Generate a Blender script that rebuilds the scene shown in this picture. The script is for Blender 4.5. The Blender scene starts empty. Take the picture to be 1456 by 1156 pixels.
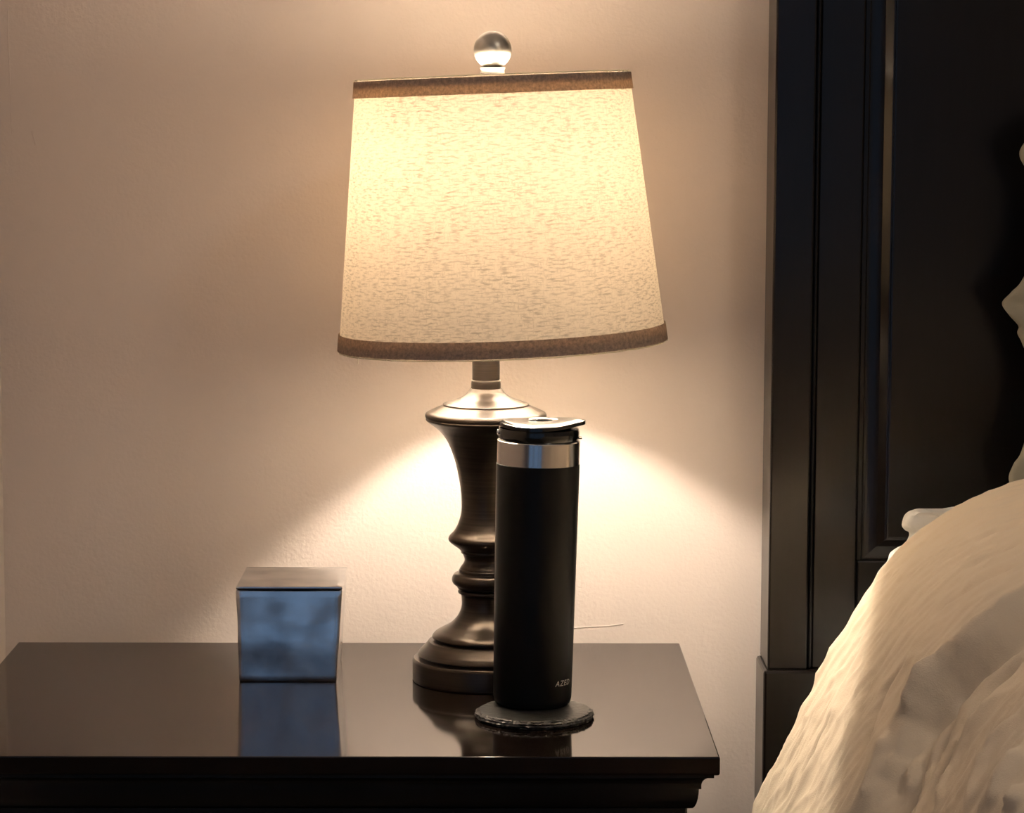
import bpy, bmesh, math, random
from mathutils import Vector, Matrix, noise, Euler

# ------------------------------------------------------------------ camera, world, light, exposure
SC = bpy.context.scene
COL = SC.collection
F_PX, CX, CY = 3900.0, 728.0, 578.0
ZT = 0.66                                        # height of the nightstand top
CAM_LOC = Vector((0.0, -2.66, ZT + 0.527))
PITCH, YAW, ROLL = math.radians(6.39), math.radians(-0.563), math.radians(0.2)
cam_d = bpy.data.cameras.new('camera')
cam_d.sensor_fit = 'HORIZONTAL'
cam_d.sensor_width = 36.0
cam_d.lens = 36.0 * F_PX / 1456.0
cam_d.clip_start = 0.05
cam = bpy.data.objects.new('camera', cam_d)
COL.objects.link(cam)
CAM_R = Matrix.Rotation(YAW, 3, 'Z') @ Matrix.Rotation(math.pi / 2 - PITCH, 3, 'X') @ Matrix.Rotation(ROLL, 3, 'Z')
cam.matrix_world = Matrix.Translation(CAM_LOC) @ CAM_R.to_4x4()
SC.camera = cam

world = bpy.data.worlds.new('dusk_sky')
SC.world = world
world.use_nodes = True
world.node_tree.nodes['Background'].inputs[0].default_value = (0.36, 0.55, 0.85, 1)
world.node_tree.nodes['Background'].inputs[1].default_value = 0.25

SC.view_settings.view_transform = 'Standard'
SC.view_settings.look = 'None'
SC.view_settings.gamma = 1.0
SC.view_settings.use_curve_mapping = False
SC.view_settings.exposure = 0.60
BULB_STRENGTH = 1080.0
FILL_STRENGTH = 24.0  # glow of the added fill disc overhead
BULB_COLOR = (1.0, 0.855, 0.69)

# dusk light entering by the glazed door behind the camera
DOOR = (-1.75, 0.95, 0.04, 2.30, -3.8)           # x0, x1, z0, z1, y
pl = bpy.data.lights.new('door_daylight_portal', 'AREA')
pl.shape = 'RECTANGLE'
pl.size, pl.size_y = DOOR[1] - DOOR[0], DOOR[3] - DOOR[2]
pl.cycles.is_portal = True
plo = bpy.data.objects.new('door_daylight_portal', pl)
plo.location = ((DOOR[0] + DOOR[1]) / 2, DOOR[4] - 0.11, (DOOR[2] + DOOR[3]) / 2)
plo.rotation_euler = (math.radians(90), 0, 0)
COL.objects.link(plo)


# ------------------------------------------------------------------ helpers
def ray(px, py):
    return CAM_R @ Vector(((px - CX) / F_PX, -(py - CY) / F_PX, -1.0))


def at_y(px, py, y):
    d = ray(px, py)
    return CAM_LOC + d * ((y - CAM_LOC.y) / d.y)


def at_z(px, py, z):
    d = ray(px, py)
    return CAM_LOC + d * ((z - CAM_LOC.z) / d.z)


def empty(name, loc, label, cat, group=None):
    o = bpy.data.objects.new(name, None)
    o.empty_display_size = 0.05
    o.location = loc
    o['label'] = label
    o['category'] = cat
    if group:
        o['group'] = group
    COL.objects.link(o)
    return o


def depth_of(o):
    v = Vector((0, 0, 0))
    while o is not None:
        v += o.location
        o = o.parent
    return v


def mesh_obj(name, verts, faces, mat, parent=None, smooth=35, uvs=None, label=None, cat=None, kind=None, group=None):
    """verts are world coordinates; smooth = angle in degrees or None"""
    if parent is not None:
        org = depth_of(parent)
    else:
        xs = [v[0] for v in verts]; ys = [v[1] for v in verts]; zs = [v[2] for v in verts]
        org = Vector(((min(xs) + max(xs)) / 2, (min(ys) + max(ys)) / 2, min(zs)))
    me = bpy.data.meshes.new(name)
    me.from_pydata([(v[0] - org.x, v[1] - org.y, v[2] - org.z) for v in verts], [], faces)
    if uvs is not None:
        ul = me.uv_layers.new(name='UVMap')
        for lp in me.loops:
            ul.data[lp.index].uv = uvs[lp.vertex_index]
    me.validate()
    if smooth is not None:
        for p in me.polygons:
            p.use_smooth = True
        me.set_sharp_from_angle(angle=math.radians(smooth))
    me.materials.append(mat)
    o = bpy.data.objects.new(name, me)
    if parent is not None:
        o.parent = parent
    else:
        o.location = org
    COL.objects.link(o)
    if label: o['label'] = label
    if cat: o['category'] = cat
    if kind: o['kind'] = kind
    if group: o['group'] = group
    return o


def bm_data(bm):
    bm.verts.ensure_lookup_table()
    bm.verts.index_update()
    v = [tuple(x.co) for x in bm.verts]
    f = [[x.index for x in fc.verts] for fc in bm.faces]
    bm.free()
    return v, f


def box_data(x0, x1, y0, y1, z0, z1, bevel=0.0, seg=2):
    bm = bmesh.new()
    bmesh.ops.create_cube(bm, size=1.0)
    for v in bm.verts:
        v.co = Vector(((x0 + x1) / 2 + v.co.x * (x1 - x0), (y0 + y1) / 2 + v.co.y * (y1 - y0), (z0 + z1) / 2 + v.co.z * (z1 - z0)))
    if bevel > 0:
        bmesh.ops.bevel(bm, geom=bm.edges[:], offset=bevel, segments=seg, profile=0.5, affect='EDGES')
    return bm_data(bm)


def join(*data):
    V, Fc = [], []
    for v, f in data:
        n = len(V)
        V += list(v)
        Fc += [[i + n for i in q] for q in f]
    return V, Fc


def lathe(profile, center, n=72, close_bottom=True, close_top=True, rfun=None):
    """profile: list of (r, z) bottom-up or any order, outside seen from +r"""
    V, Fc = [], []
    for (r, z) in profile:
        for k in range(n):
            a = 2 * math.pi * k / n
            rr = r if rfun is None else rfun(r, z, a)
            V.append((center[0] + rr * math.cos(a), center[1] + rr * math.sin(a), z))
    m = len(profile)
    for i in range(m - 1):
        for k in range(n):
            k2 = (k + 1) % n
            Fc.append([i * n + k, i * n + k2, (i + 1) * n + k2, (i + 1) * n + k])
    if close_bottom:
        Fc.append([k for k in range(n)][::-1])
    if close_top:
        Fc.append([(m - 1) * n + k for k in range(n)])
    return V, Fc


def catmull(pts, n):
    out = []
    P = [Vector(p) for p in pts]
    P = [P[0] * 2 - P[1]] + P + [P[-1] * 2 - P[-2]]
    for i in range(1, len(P) - 2):
        a, b, c, d = P[i - 1], P[i], P[i + 1], P[i + 2]
        for k in range(n):
            t = k / n
            out.append(0.5 * ((2 * b) + (c - a) * t + (2 * a - 5 * b + 4 * c - d) * t * t + (3 * b - a - 3 * c + d) * t ** 3))
    out.append(P[-2])
    return out


def tube(pts, r, n=6, closed=False):
    P = [Vector(p) for p in pts]
    V, Fc = [], []
    m = len(P)
    up = Vector((0.123, 0.456, 0.881)).normalized()
    for i, p in enumerate(P):
        if closed:
            t = P[(i + 1) % m] - P[i - 1]
        else:
            t = P[min(i + 1, m - 1)] - P[max(i - 1, 0)]
        t.normalize()
        a = t.cross(up)
        if a.length < 1e-4:
            a = t.cross(Vector((1, 0, 0)))
        a.normalize()
        b = t.cross(a)
        for k in range(n):
            w = 2 * math.pi * k / n
            V.append(p + (a * math.cos(w) + b * math.sin(w)) * r)
    for i in range(m if closed else m - 1):
        j = (i + 1) % m
        for k in range(n):
            k2 = (k + 1) % n
            Fc.append([i * n + k, i * n + k2, j * n + k2, j * n + k])
    if not closed:
        Fc.append([k for k in range(n)][::-1])
        Fc.append([(m - 1) * n + k for k in range(n)])
    return V, Fc


def xform(data, M):
    v, f = data
    return [tuple(M @ Vector(p)) for p in v], f


def about(point, M3):
    return Matrix.Translation(point) @ M3.to_4x4() @ Matrix.Translation(-Vector(point))


def smooth01(t):
    t = min(1, max(0, t))
    return t * t * (3 - 2 * t)


def srgb(r, g, b):
    def c(u):
        u /= 255.0
        return u / 12.92 if u <= 0.04045 else ((u + 0.055) / 1.055) ** 2.4
    return (c(r), c(g), c(b), 1.0)


# ------------------------------------------------------------------ materials
class NT:
    def __init__(self, name):
        self.m = bpy.data.materials.new(name)
        self.m.use_nodes = True
        self.t = self.m.node_tree
        self.b = self.t.nodes['Principled BSDF']
        self.out = self.t.nodes['Material Output']

    def n(self, typ, **kw):
        nd = self.t.nodes.new(typ)
        for k, v in kw.items():
            setattr(nd, k, v)
        return nd

    def l(self, a, b):
        self.t.links.new(a, b)

    def coord(self, kind='Object', scale=(1, 1, 1)):
        tc = self.n('ShaderNodeTexCoord')
        mp = self.n('ShaderNodeMapping')
        mp.inputs['Scale'].default_value = scale
        self.l(tc.outputs[kind], mp.inputs[0])
        return mp.outputs[0]

    def noise(self, vec, scale, detail=3, rough=0.55):
        nd = self.n('ShaderNodeTexNoise')
        nd.inputs['Scale'].default_value = scale
        nd.inputs['Detail'].default_value = detail
        nd.inputs['Roughness'].default_value = rough
        self.l(vec, nd.inputs['Vector'])
        return nd.outputs[0]

    def ramp(self, fac, stops):
        r = self.n('ShaderNodeValToRGB')
        el = r.color_ramp.elements
        while len(el) < len(stops):
            el.new(0.5)
        for e, (p, c) in zip(el, stops):
            e.position = p
            e.color = c if len(c) == 4 else (*c, 1)
        self.l(fac, r.inputs[0])
        return r.outputs[0]

    def bump(self, h, strength, dist):
        bp = self.n('ShaderNodeBump')
        bp.inputs['Strength'].default_value = strength
        bp.inputs['Distance'].default_value = dist
        self.l(h, bp.inputs['Height'])
        self.l(bp.outputs[0], self.b.inputs['Normal'])
        return bp

    def mixc(self, fac, a, b, mode='MIX'):
        mx = self.n('ShaderNodeMix', data_type='RGBA', blend_type=mode)
        for sock, val in ((mx.inputs[0], fac), (mx.inputs[6], a), (mx.inputs[7], b)):
            if hasattr(val, 'links') or isinstance(val, bpy.types.NodeSocket):
                self.l(val, sock)
            else:
                sock.default_value = val
        return mx.outputs[2]

    def math(self, op, a, b=0.0):
        nd = self.n('ShaderNodeMath', operation=op)
        for i, v in enumerate((a, b)):
            if isinstance(v, bpy.types.NodeSocket):
                self.l(v, nd.inputs[i])
            else:
                nd.inputs[i].default_value = v
        return nd.outputs[0]


def simple(name, col, rough=0.5, metal=0.0, spec=0.5, bump=None, var=0.0):
    m = NT(name)
    m.b.inputs['Roughness'].default_value = rough
    m.b.inputs['Metallic'].default_value = metal
    m.b.inputs['Specular IOR Level'].default_value = spec
    c = (*col, 1) if len(col) == 3 else col
    vec = m.coord()
    if var:
        nz = m.noise(vec, 9.0, 4)
        m.l(m.ramp(nz, [(0.3, tuple(x * (1 - var) for x in c[:3])), (0.7, tuple(x * (1 + var) for x in c[:3]))]), m.b.inputs['Base Color'])
    else:
        m.b.inputs['Base Color'].default_value = c
    if bump:
        m.bump(m.noise(vec, bump[0], 3), bump[1], bump[2])
    return m.m


def mat_wall(name, col):
    m = NT(name)
    vec = m.coord()
    big = m.noise(vec, 2.5, 3)
    m.l(m.ramp(big, [(0.3, tuple(x * 0.97 for x in col)), (0.7, tuple(min(1, x * 1.02) for x in col))]), m.b.inputs['Base Color'])
    m.b.inputs['Roughness'].default_value = 0.55
    m.b.inputs['Specular IOR Level'].default_value = 0.25
    h = m.math('ADD', m.noise(vec, 260, 2, 0.5), m.math('MULTIPLY', m.noise(vec, 90, 2, 0.5), 0.5))
    m.bump(h, 0.4, 0.0009)
    return m.m


def mat_wood(name, col, rough, scale=(3, 40, 40), spec=0.5):
    m = NT(name)
    m.b.inputs['Specular IOR Level'].default_value = spec
    vec = m.coord('Object', scale)
    g = m.noise(vec, 6, 5, 0.6)
    m.l(m.ramp(g, [(0.3, tuple(x * 0.88 for x in col)), (0.7, tuple(x * 1.15 for x in col))]), m.b.inputs['Base Color'])
    vec2 = m.coord()
    sm = m.noise(vec2, 14, 3)
    m.l(m.ramp(sm, [(0.3, (rough * 0.95,) * 3), (0.7, (rough * 1.05,) * 3)]), m.b.inputs['Roughness'])
    return m.m


def mat_shade(name, bright, dark, diff, fac_t):
    m = NT(name)
    m.t.nodes.remove(m.b)
    uv1 = m.coord('UV', (120, 560, 1))
    uv2 = m.coord('UV', (600, 200, 1))
    uv3 = m.coord('UV', (30, 30, 1))
    h1 = m.ramp(m.noise(uv1, 1.0, 2, 0.6), [(0.47, (0, 0, 0)), (0.66, (1, 1, 1))])
    h2 = m.ramp(m.noise(uv2, 1.0, 2, 0.6), [(0.52, (0, 0, 0)), (0.74, (0.75, 0.75, 0.75))])
    fac = m.math('MAXIMUM', h1, h2)
    cl = m.ramp(m.noise(uv3, 1.0, 3, 0.6), [(0.25, (0.45, 0.45, 0.45)), (0.75, (1, 1, 1))])
    fac = m.math('MULTIPLY', fac, cl)
    cT = m.mixc(fac, (*bright, 1), (*dark, 1))
    tr = m.n('ShaderNodeBsdfTranslucent')
    m.l(cT, tr.inputs[0])
    df = m.n('ShaderNodeBsdfDiffuse')
    m.l(m.mixc(fac, (*diff, 1), tuple(x * 0.6 for x in diff) + (1,)), df.inputs[0])
    bp = m.n('ShaderNodeBump')
    bp.inputs['Strength'].default_value = 0.3
    bp.inputs['Distance'].default_value = 0.0006
    bp.invert = True
    m.l(fac, bp.inputs['Height'])
    m.l(bp.outputs[0], df.inputs['Normal'])
    mx = m.n('ShaderNodeMixShader')
    mx.inputs[0].default_value = fac_t
    m.l(df.outputs[0], mx.inputs[1])
    m.l(tr.outputs[0], mx.inputs[2])
    m.l(mx.outputs[0], m.out.inputs[0])
    return m.m


def mat_trim(name, trans, diff, fac_t):
    m = NT(name)
    m.t.nodes.remove(m.b)
    uv = m.coord('UV', (300, 300, 1))
    nz = m.noise(uv, 1.0, 3, 0.7)
    tr = m.n('ShaderNodeBsdfTranslucent')
    m.l(m.ramp(nz, [(0.3, tuple(x * 0.55 for x in trans)), (0.7, tuple(min(1, x * 1.2) for x in trans))]), tr.inputs[0])
    df = m.n('ShaderNodeBsdfDiffuse')
    m.l(m.ramp(nz, [(0.3, tuple(x * 0.8 for x in diff)), (0.7, tuple(min(1, x * 1.2) for x in diff))]), df.inputs[0])
    mx = m.n('ShaderNodeMixShader')
    mx.inputs[0].default_value = fac_t
    m.l(df.outputs[0], mx.inputs[1])
    m.l(tr.outputs[0], mx.inputs[2])
    m.l(mx.outputs[0], m.out.inputs[0])
    return m.m


def mat_fabric(name, col, bump=0.25, scale=900):
    m = NT(name)
    vec = m.coord()
    nz = m.noise(vec, 5, 3)
    m.l(m.ramp(nz, [(0.3, tuple(x * 0.95 for x in col)), (0.7, tuple(min(1, x * 1.04) for x in col))]), m.b.inputs['Base Color'])
    m.b.inputs['Roughness'].default_value = 0.85
    m.b.inputs['Specular IOR Level'].default_value = 0.15
    m.b.inputs['Sheen Weight'].default_value = 0.15
    h = m.math('ADD', m.noise(vec, scale, 2), m.math('MULTIPLY', m.noise(vec, 120, 3), 1.5))
    m.bump(h, bump, 0.0012)
    return m.m


def mat_bronze():
    m = NT('oil_rubbed_bronze')
    vec = m.coord('Object', (1, 1, 40))
    nz = m.noise(vec, 12, 4)
    m.l(m.ramp(nz, [(0.3, (0.022, 0.016, 0.012)), (0.7, (0.046, 0.033, 0.024))]), m.b.inputs['Base Color'])
    m.b.inputs['Metallic'].default_value = 0.6
    m.b.inputs['Roughness'].default_value = 0.31
    m.b.inputs['Specular IOR Level'].default_value = 0.6
    return m.m


def mat_box():
    m = NT('worn_pewter')
    vec = m.coord()
    n1 = m.noise(m.coord('Object', (1, 1, 0.5)), 26, 2, 0.5)
    n2 = m.noise(m.coord('Object', (1, 1, 1.6)), 40, 2, 0.5)
    m.l(m.ramp(n1, [(0.3, (0.52, 0.54, 0.57)), (0.55, (0.72, 0.74, 0.76)), (0.75, (0.85, 0.86, 0.88))]), m.b.inputs['Base Color'])
    m.b.inputs['Metallic'].default_value = 1.0
    m.l(m.ramp(n2, [(0.3, (0.12, 0.12, 0.12)), (0.7, (0.24, 0.24, 0.24))]), m.b.inputs['Roughness'])
    m.bump(m.noise(vec, 26, 1, 0.4), 0.2, 0.004)
    return m.m


def mat_slate():
    m = NT('slate')
    vec = m.coord()
    n1 = m.noise(vec, 90, 5, 0.65)
    m.l(m.ramp(n1, [(0.3, (0.008, 0.0085, 0.009)), (0.7, (0.030, 0.030, 0.030))]), m.b.inputs['Base Color'])
    m.b.inputs['Roughness'].default_value = 0.45
    m.bump(n1, 0.5, 0.002)
    return m.m


M_WALL = mat_wall('beige_paint', (0.755, 0.665, 0.612))
M_CEIL = mat_wall('ceiling_white', (0.82, 0.80, 0.77))
M_FLOOR = simple('carpet', (0.20, 0.17, 0.14), 0.95, spec=0.1, bump=(500, 0.6, 0.004), var=0.15)
M_WOOD = mat_wood('espresso_wood', (0.0105, 0.0065, 0.0050), 0.085, spec=0.22)
M_WOODF = mat_wood('espresso_wood_satin', (0.0050, 0.0037, 0.0032), 0.30, (40, 40, 3), spec=0.12)
_wb = M_WOODF.node_tree.nodes['Principled BSDF']
_wb.inputs['Coat Weight'].default_value = 0.36
_wb.inputs['Coat Roughness'].default_value = 0.17
_wb.inputs['Coat IOR'].default_value = 1.6
M_BRONZE = mat_bronze()
M_NICKEL = simple('satin_nickel', (0.36, 0.335, 0.30), 0.34, 1.0)
M_STEEL = simple('brushed_steel', (0.55, 0.55, 0.56), 0.16, 1.0)
M_BLACK = simple('black_powder_coat', (0.0040, 0.0043, 0.0047), 0.40, 0.0, 0.15, bump=(1600, 0.10, 0.0003))
M_LID = simple('black_gloss_plastic', (0.006, 0.006, 0.006), 0.16, 0.0, 0.6)
M_GREYPRINT = simple('grey_print', (0.62, 0.58, 0.52), 0.4)
M_BOX = mat_box()
M_SLATE = mat_slate()
M_SHADE = mat_shade('linen_shade', (0.86, 0.66, 0.43), (0.31, 0.20, 0.10), (0.84, 0.78, 0.69), 0.049)
M_TRIM = mat_trim('trim_tape', (0.80, 0.66, 0.52), (0.52, 0.46, 0.42), 0.6)
M_HEM = mat_trim('hem_core', (0.78, 0.70, 0.62), (0.50, 0.45, 0.41), 0.5)
M_THREAD = mat_trim('loose_thread', (0.92, 0.84, 0.70), (0.85, 0.78, 0.68), 0.5)
M_DUVET = mat_fabric('cream_duvet', (0.93, 0.79, 0.60))
M_WHITE = mat_fabric('white_pillowcase', (0.93, 0.92, 0.88))
M_SHAM = mat_fabric('sage_sham', (0.37, 0.34, 0.26))
M_MATT = mat_fabric('mattress_ticking', (0.70, 0.68, 0.64))
M_FRAMEW = simple('white_door_frame', (0.75, 0.75, 0.74), 0.4)
gl = NT('door_glass')
gl.b.inputs['Transmission Weight'].default_value = 1.0
gl.b.inputs['Roughness'].default_value = 0.0
gl.b.inputs['IOR'].default_value = 1.02
gl.b.inputs['Base Color'].default_value = (0.96, 0.98, 1.0, 1)
M_GLASS = gl.m
bu = NT('bulb_glow')
bu.b.inputs['Base Color'].default_value = (0.9, 0.88, 0.8, 1)
bu.b.inputs['Emission Color'].default_value = (*BULB_COLOR, 1)
bu.b.inputs['Emission Strength'].default_value = BULB_STRENGTH
M_BULB = bu.m
cg = NT('fill_glow')  # emission of the added fill disc
cg.b.inputs['Base Color'].default_value = (0.9, 0.9, 0.88, 1)
cg.b.inputs['Emission Color'].default_value = (1.0, 0.86, 0.70, 1)
cg.b.inputs['Emission Strength'].default_value = FILL_STRENGTH
M_FILL = cg.m

# ------------------------------------------------------------------ room shell
WY = 0.035                                        # face of the wall behind the nightstand
XL = at_y(7, 870, WY).x                            # left wall, a hand's width beside the nightstand
RX, LX, FY, HZ = 3.1, -2.3, DOOR[4], 2.55


def struct(name, data, mat):
    return mesh_obj(name, data[0], data[1], mat, smooth=None, kind='structure')


struct('floor', box_data(LX - 0.1, RX + 0.1, FY - 0.12, 0.15, -0.1, 0.0), M_FLOOR)
struct('ceiling', box_data(LX - 0.1, RX + 0.1, FY - 0.12, 0.15, HZ, HZ + 0.1), M_CEIL)
wall_back = struct('wall_back', box_data(XL - 0.05, RX + 0.1, WY, 0.15, 0, HZ), M_WALL)
struct('wall_left', box_data(LX - 0.1, XL, -0.95, 0.15, 0, HZ), M_WALL)
struct('wall_far_left', box_data(LX - 0.1, LX, FY, -0.95, 0, HZ), M_WALL)
struct('wall_right', box_data(RX, RX + 0.1, FY, WY, 0, HZ), M_WALL)
struct('wall_front', join(box_data(LX - 0.1, DOOR[0], FY - 0.12, FY, 0, HZ),
                          box_data(DOOR[1], RX + 0.1, FY - 0.12, FY, 0, HZ),
                          box_data(DOOR[0], DOOR[1], FY - 0.12, FY, DOOR[3], HZ)), M_WALL)
door = bpy.data.objects.new('door_1', None)
door.location = ((DOOR[0] + DOOR[1]) / 2, FY - 0.06, 0)
door['kind'] = 'structure'
COL.objects.link(door)
nb = 3
wbay = (DOOR[1] - DOOR[0]) / nb
for i in range(nb + 1):
    xc = DOOR[0] + i * wbay
    w = 0.05
    d = box_data(max(DOOR[0], xc - w), min(DOOR[1], xc + w), FY - 0.09, FY - 0.03, 0.0, DOOR[3], 0.003)
    mesh_obj('door_stile', d[0], d[1], M_FRAMEW, door)
for z0, z1 in ((0.0, 0.05), (DOOR[3] - 0.05, DOOR[3])):
    d = box_data(DOOR[0] + 0.01, DOOR[1] - 0.01, FY - 0.085, FY - 0.035, z0, z1, 0.003)
    mesh_obj('door_rail', d[0], d[1], M_FRAMEW, door)
for i in range(nb):
    x0 = DOOR[0] + i * wbay + 0.04
    d = box_data(x0, x0 + wbay - 0.08, FY - 0.063, FY - 0.057, 0.04, DOOR[3] - 0.04)
    mesh_obj('door_pane', d[0], d[1], M_GLASS, door, smooth=None)

# unseen glowing disc added on the ceiling as fill light for the room
clx, cly = 1.15, -1.95
cl = empty('fill_light', (clx, cly, HZ), 'added unseen fill light, a round dim disc on the ceiling above the foot of the bed', 'light')
d = lathe([(0.185, HZ - 0.0005), (0.185, HZ - 0.030), (0.172, HZ - 0.036)], (clx, cly), 48)
mesh_obj('base', d[0], d[1], M_STEEL, cl)
d = lathe([(0.170, HZ - 0.034), (0.165, HZ - 0.050), (0.140, HZ - 0.066), (0.09, HZ - 0.076), (0.02, HZ - 0.080)], (clx, cly), 32)
mesh_obj('diffuser', d[0], d[1], M_FILL, cl, 60)

# old paint ridges on the wall
for nm, pts, r in (('paint_ridge', [(816, 893), (840, 891), (866, 890), (886, 887)], 0.0004),
                   ('paint_ridge', [(11, 10), (12, 60), (14, 110), (17, 190)], 0.0005),
                   ('paint_chip', [(46, 186), (48, 195), (51, 206)], 0.0009)):
    d = tube([at_y(x, y, WY - 0.0001) for x, y in pts], r, 6)
    mesh_obj(nm, d[0], d[1], M_WALL, wall_back)

# ------------------------------------------------------------------ nightstand
NX0, NX1 = at_z(25, 914, ZT).x, at_z(966, 914, ZT).x
NY1 = at_z(500, 914, ZT).y
NY0 = at_z(1000, 1076.5, ZT).y


def ring_stack(x0, x1, y0, y1, prof, cap_top=True, cap_bottom=True):
    """prof = [(inset, z)] from the top down, mitred corners"""
    V, Fc = [], []
    for (o, z) in prof:
        V += [(x0 + o, y0 + o, z), (x1 - o, y0 + o, z), (x1 - o, y1, z), (x0 + o, y1, z)]
    for i in range(len(prof) - 1):
        for k in range(4):
            k2 = (k + 1) % 4
            Fc.append([i * 4 + k, (i + 1) * 4 + k, (i + 1) * 4 + k2, i * 4 + k2])
    if cap_top: Fc.append([0, 1, 2, 3])
    n = (len(prof) - 1) * 4
    if cap_bottom: Fc.append([n + 3, n + 2, n + 1, n])
    return V, Fc


ns = empty('nightstand', ((NX0 + NX1) / 2, (NY0 + NY1) / 2, 0),
           'dark espresso wood nightstand with a moulded glossy top under the lamp', 'nightstand')
d = ring_stack(NX0, NX1, NY0, NY1, [(0.0012, ZT), (0.0003, ZT - 0.0004), (0, ZT - 0.0013), (0, ZT - 0.0135), (0.0006, ZT - 0.0150), (0.002, ZT - 0.0157)])
mesh_obj('top', d[0], d[1], M_WOOD, ns, None)
cove = [(0.0042, ZT - 0.0157), (0.0042, ZT - 0.0185)]
for k in range(9):
    t = k / 8 * math.pi / 2
    cove.append((0.0042 + 0.0095 * math.sin(t), ZT - 0.0185 - 0.0085 * (1 - math.cos(t))))
cove += [(0.0137, ZT - 0.030), (0.0155, ZT - 0.030)]
for k in range(7):
    t = k / 6 * math.pi / 2
    cove.append((0.0155 + 0.006 * (1 - math.cos(t)), ZT - 0.030 - 0.018 * math.sin(t)))
d = ring_stack(NX0, NX1, NY0, NY1, cove)
mesh_obj('crown_moulding', d[0], d[1], M_WOODF, ns, 12)
bi = 0.024
d = box_data(NX0 + bi, NX1 - bi, NY0 + bi, NY1, 0.09, ZT - 0.047, 0.002)
mesh_obj('body', d[0], d[1], M_WOODF, ns, None)
for z0, z1 in ((0.36, ZT - 0.075), (0.13, 0.34)):
    d = box_data(NX0 + bi + 0.03, NX1 - bi - 0.03, NY0 + bi - 0.014, NY0 + bi + 0.001, z0, z1, 0.004)
    dr = mesh_obj('drawer', d[0], d[1], M_WOODF, ns, None)
    for sx in (-0.13, 0.13):
        c = ((NX0 + NX1) / 2 + sx, NY0 + bi - 0.014, (z0 + z1) / 2)
        kn = lathe([(0.006, 0.0), (0.005, 0.010), (0.014, 0.016), (0.014, 0.022), (0.008, 0.026)], (0, 0), 20)
        kn = xform(kn, Matrix.Translation(c) @ Matrix.Rotation(math.pi / 2, 4, 'X'))
        mesh_obj('knob', kn[0], kn[1], M_BRONZE, dr)
for sx in (NX0 + bi, NX1 - bi - 0.05):
    for sy in (NY0 + bi, NY1 - 0.055):
        d = box_data(sx, sx + 0.05, sy, sy + 0.05, 0.0, 0.092, 0.004)
        mesh_obj('leg', d[0], d[1], M_WOODF, ns, None)

# ------------------------------------------------------------------ table lamp
LB = at_z(690, 965, ZT)                           # centre of the foot
LY = LB.y
lamp = empty('table_lamp', (LB.x, LB.y, ZT), 'lit bronze table lamp with linen drum shade and ball finial', 'lamp')


def lz(py, px=690):
    return at_y(px, py, LY).z


PXM = (at_y(790, 760, LY) - at_y(690, 760, LY)).length / 100.0     # metres per pixel at the lamp


def prof_px(pts):
    return [(max(0.0005, (690 - x) * PXM), lz(y)) for x, y in pts]


def lathe_part(name, pts, mat, parent, n=96, smooth=30, steps=0):
    p = prof_px(pts)
    p = p[::-1]                                    # bottom-up
    if steps:
        p = [(v.x, v.y) for v in catmull([(a, b, 0) for a, b in p], steps)]
    d = lathe(p, (LB.x, LB.y), n)
    return mesh_obj(name, d[0], d[1], mat, parent, smooth)


# foot: plinth and two steps
zb = ZT
p = [(0.101 * 0 + 103 * PXM, zb), (104 * PXM, zb + 0.001), (104 * PXM, lz(938)), (103 * PXM, lz(935)), (101.5 * PXM, lz(933.6)), (98 * PXM, lz(933.2)), (88 * PXM, lz(933)), (84 * PXM, lz(933))]
d = lathe(p, (LB.x, LB.y), 96)
mesh_obj('foot', d[0], d[1], M_BRONZE, lamp, 30)
lathe_part('foot_step', [(624, 904), (624, 908.5), (612, 909), (609, 910), (606, 914), (599, 921), (594.5, 926), (593.5, 928.5), (596, 929.8), (604, 930), (605, 933.5)], M_BRONZE, lamp)
lathe_part('lower_stem', [(661, 836), (652, 838), (651, 842), (655, 845), (656, 852), (656, 860), (654, 868), (649, 877), (640, 886), (628, 893), (619, 898), (615, 902), (614, 904.5), (616, 906), (622, 906), (630, 906)], M_BRONZE, lamp, steps=4)
lathe_part('ring', [(660, 806), (655, 807), (652, 810), (652, 813), (646, 815), (643, 819), (642, 824), (644, 829), (649, 833), (651, 836), (660, 838)], M_BRONZE, lamp, steps=4)
lathe_part('waist', [(664, 780), (656, 781), (655, 785), (657, 787), (659, 791), (660, 796), (658, 801), (655, 805), (654, 808), (662, 809)], M_BRONZE, lamp, steps=4)
lathe_part('body', [(640, 594), (610, 594), (605, 595), (606, 598), (613, 603), (624, 612), (634, 625), (641, 640), (647, 658), (651, 676), (654, 694), (655.5, 712), (655, 728), (651.5, 742), (645.5, 754), (639, 761), (637, 765), (638, 769), (644, 774), (651, 779), (655, 782), (665, 783)], M_BRONZE, lamp, steps=5)
lathe_part('cap', [(640, 571), (630, 573.5), (629, 576), (627, 577), (620, 580), (612, 583.5), (606, 586.5), (604, 590), (605, 594), (609, 596), (640, 597)], M_BRONZE, lamp, steps=4)
lathe_part('cap_crown', [(668, 552), (666.5, 554), (664, 557.5), (659, 562), (651, 566.5), (642, 569.5), (635, 572), (634, 574), (640, 576)], M_BRONZE, lamp, steps=4)
lathe_part('neck_collar', [(672, 541), (669.5, 542), (669, 545), (669, 553), (670, 556)], M_BRONZE, lamp)
lathe_part('neck', [(670.5, 470), (670.5, 541.5)], M_BRONZE, lamp)
lathe_part('neck_ring', [(671, 539.5), (669.4, 540.2), (669.4, 541.4), (671, 542)], M_NICKEL, lamp)
sk = lathe_part('socket', [(676, 322), (670, 326), (668, 365), (668, 470), (672, 476)], M_BRONZE, lamp)
for v_ in sk.data.vertices:
    v_.co.y += 0.010 * smooth01((v_.co.z + ZT - lz(470)) / (lz(322) - lz(470)))

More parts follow.
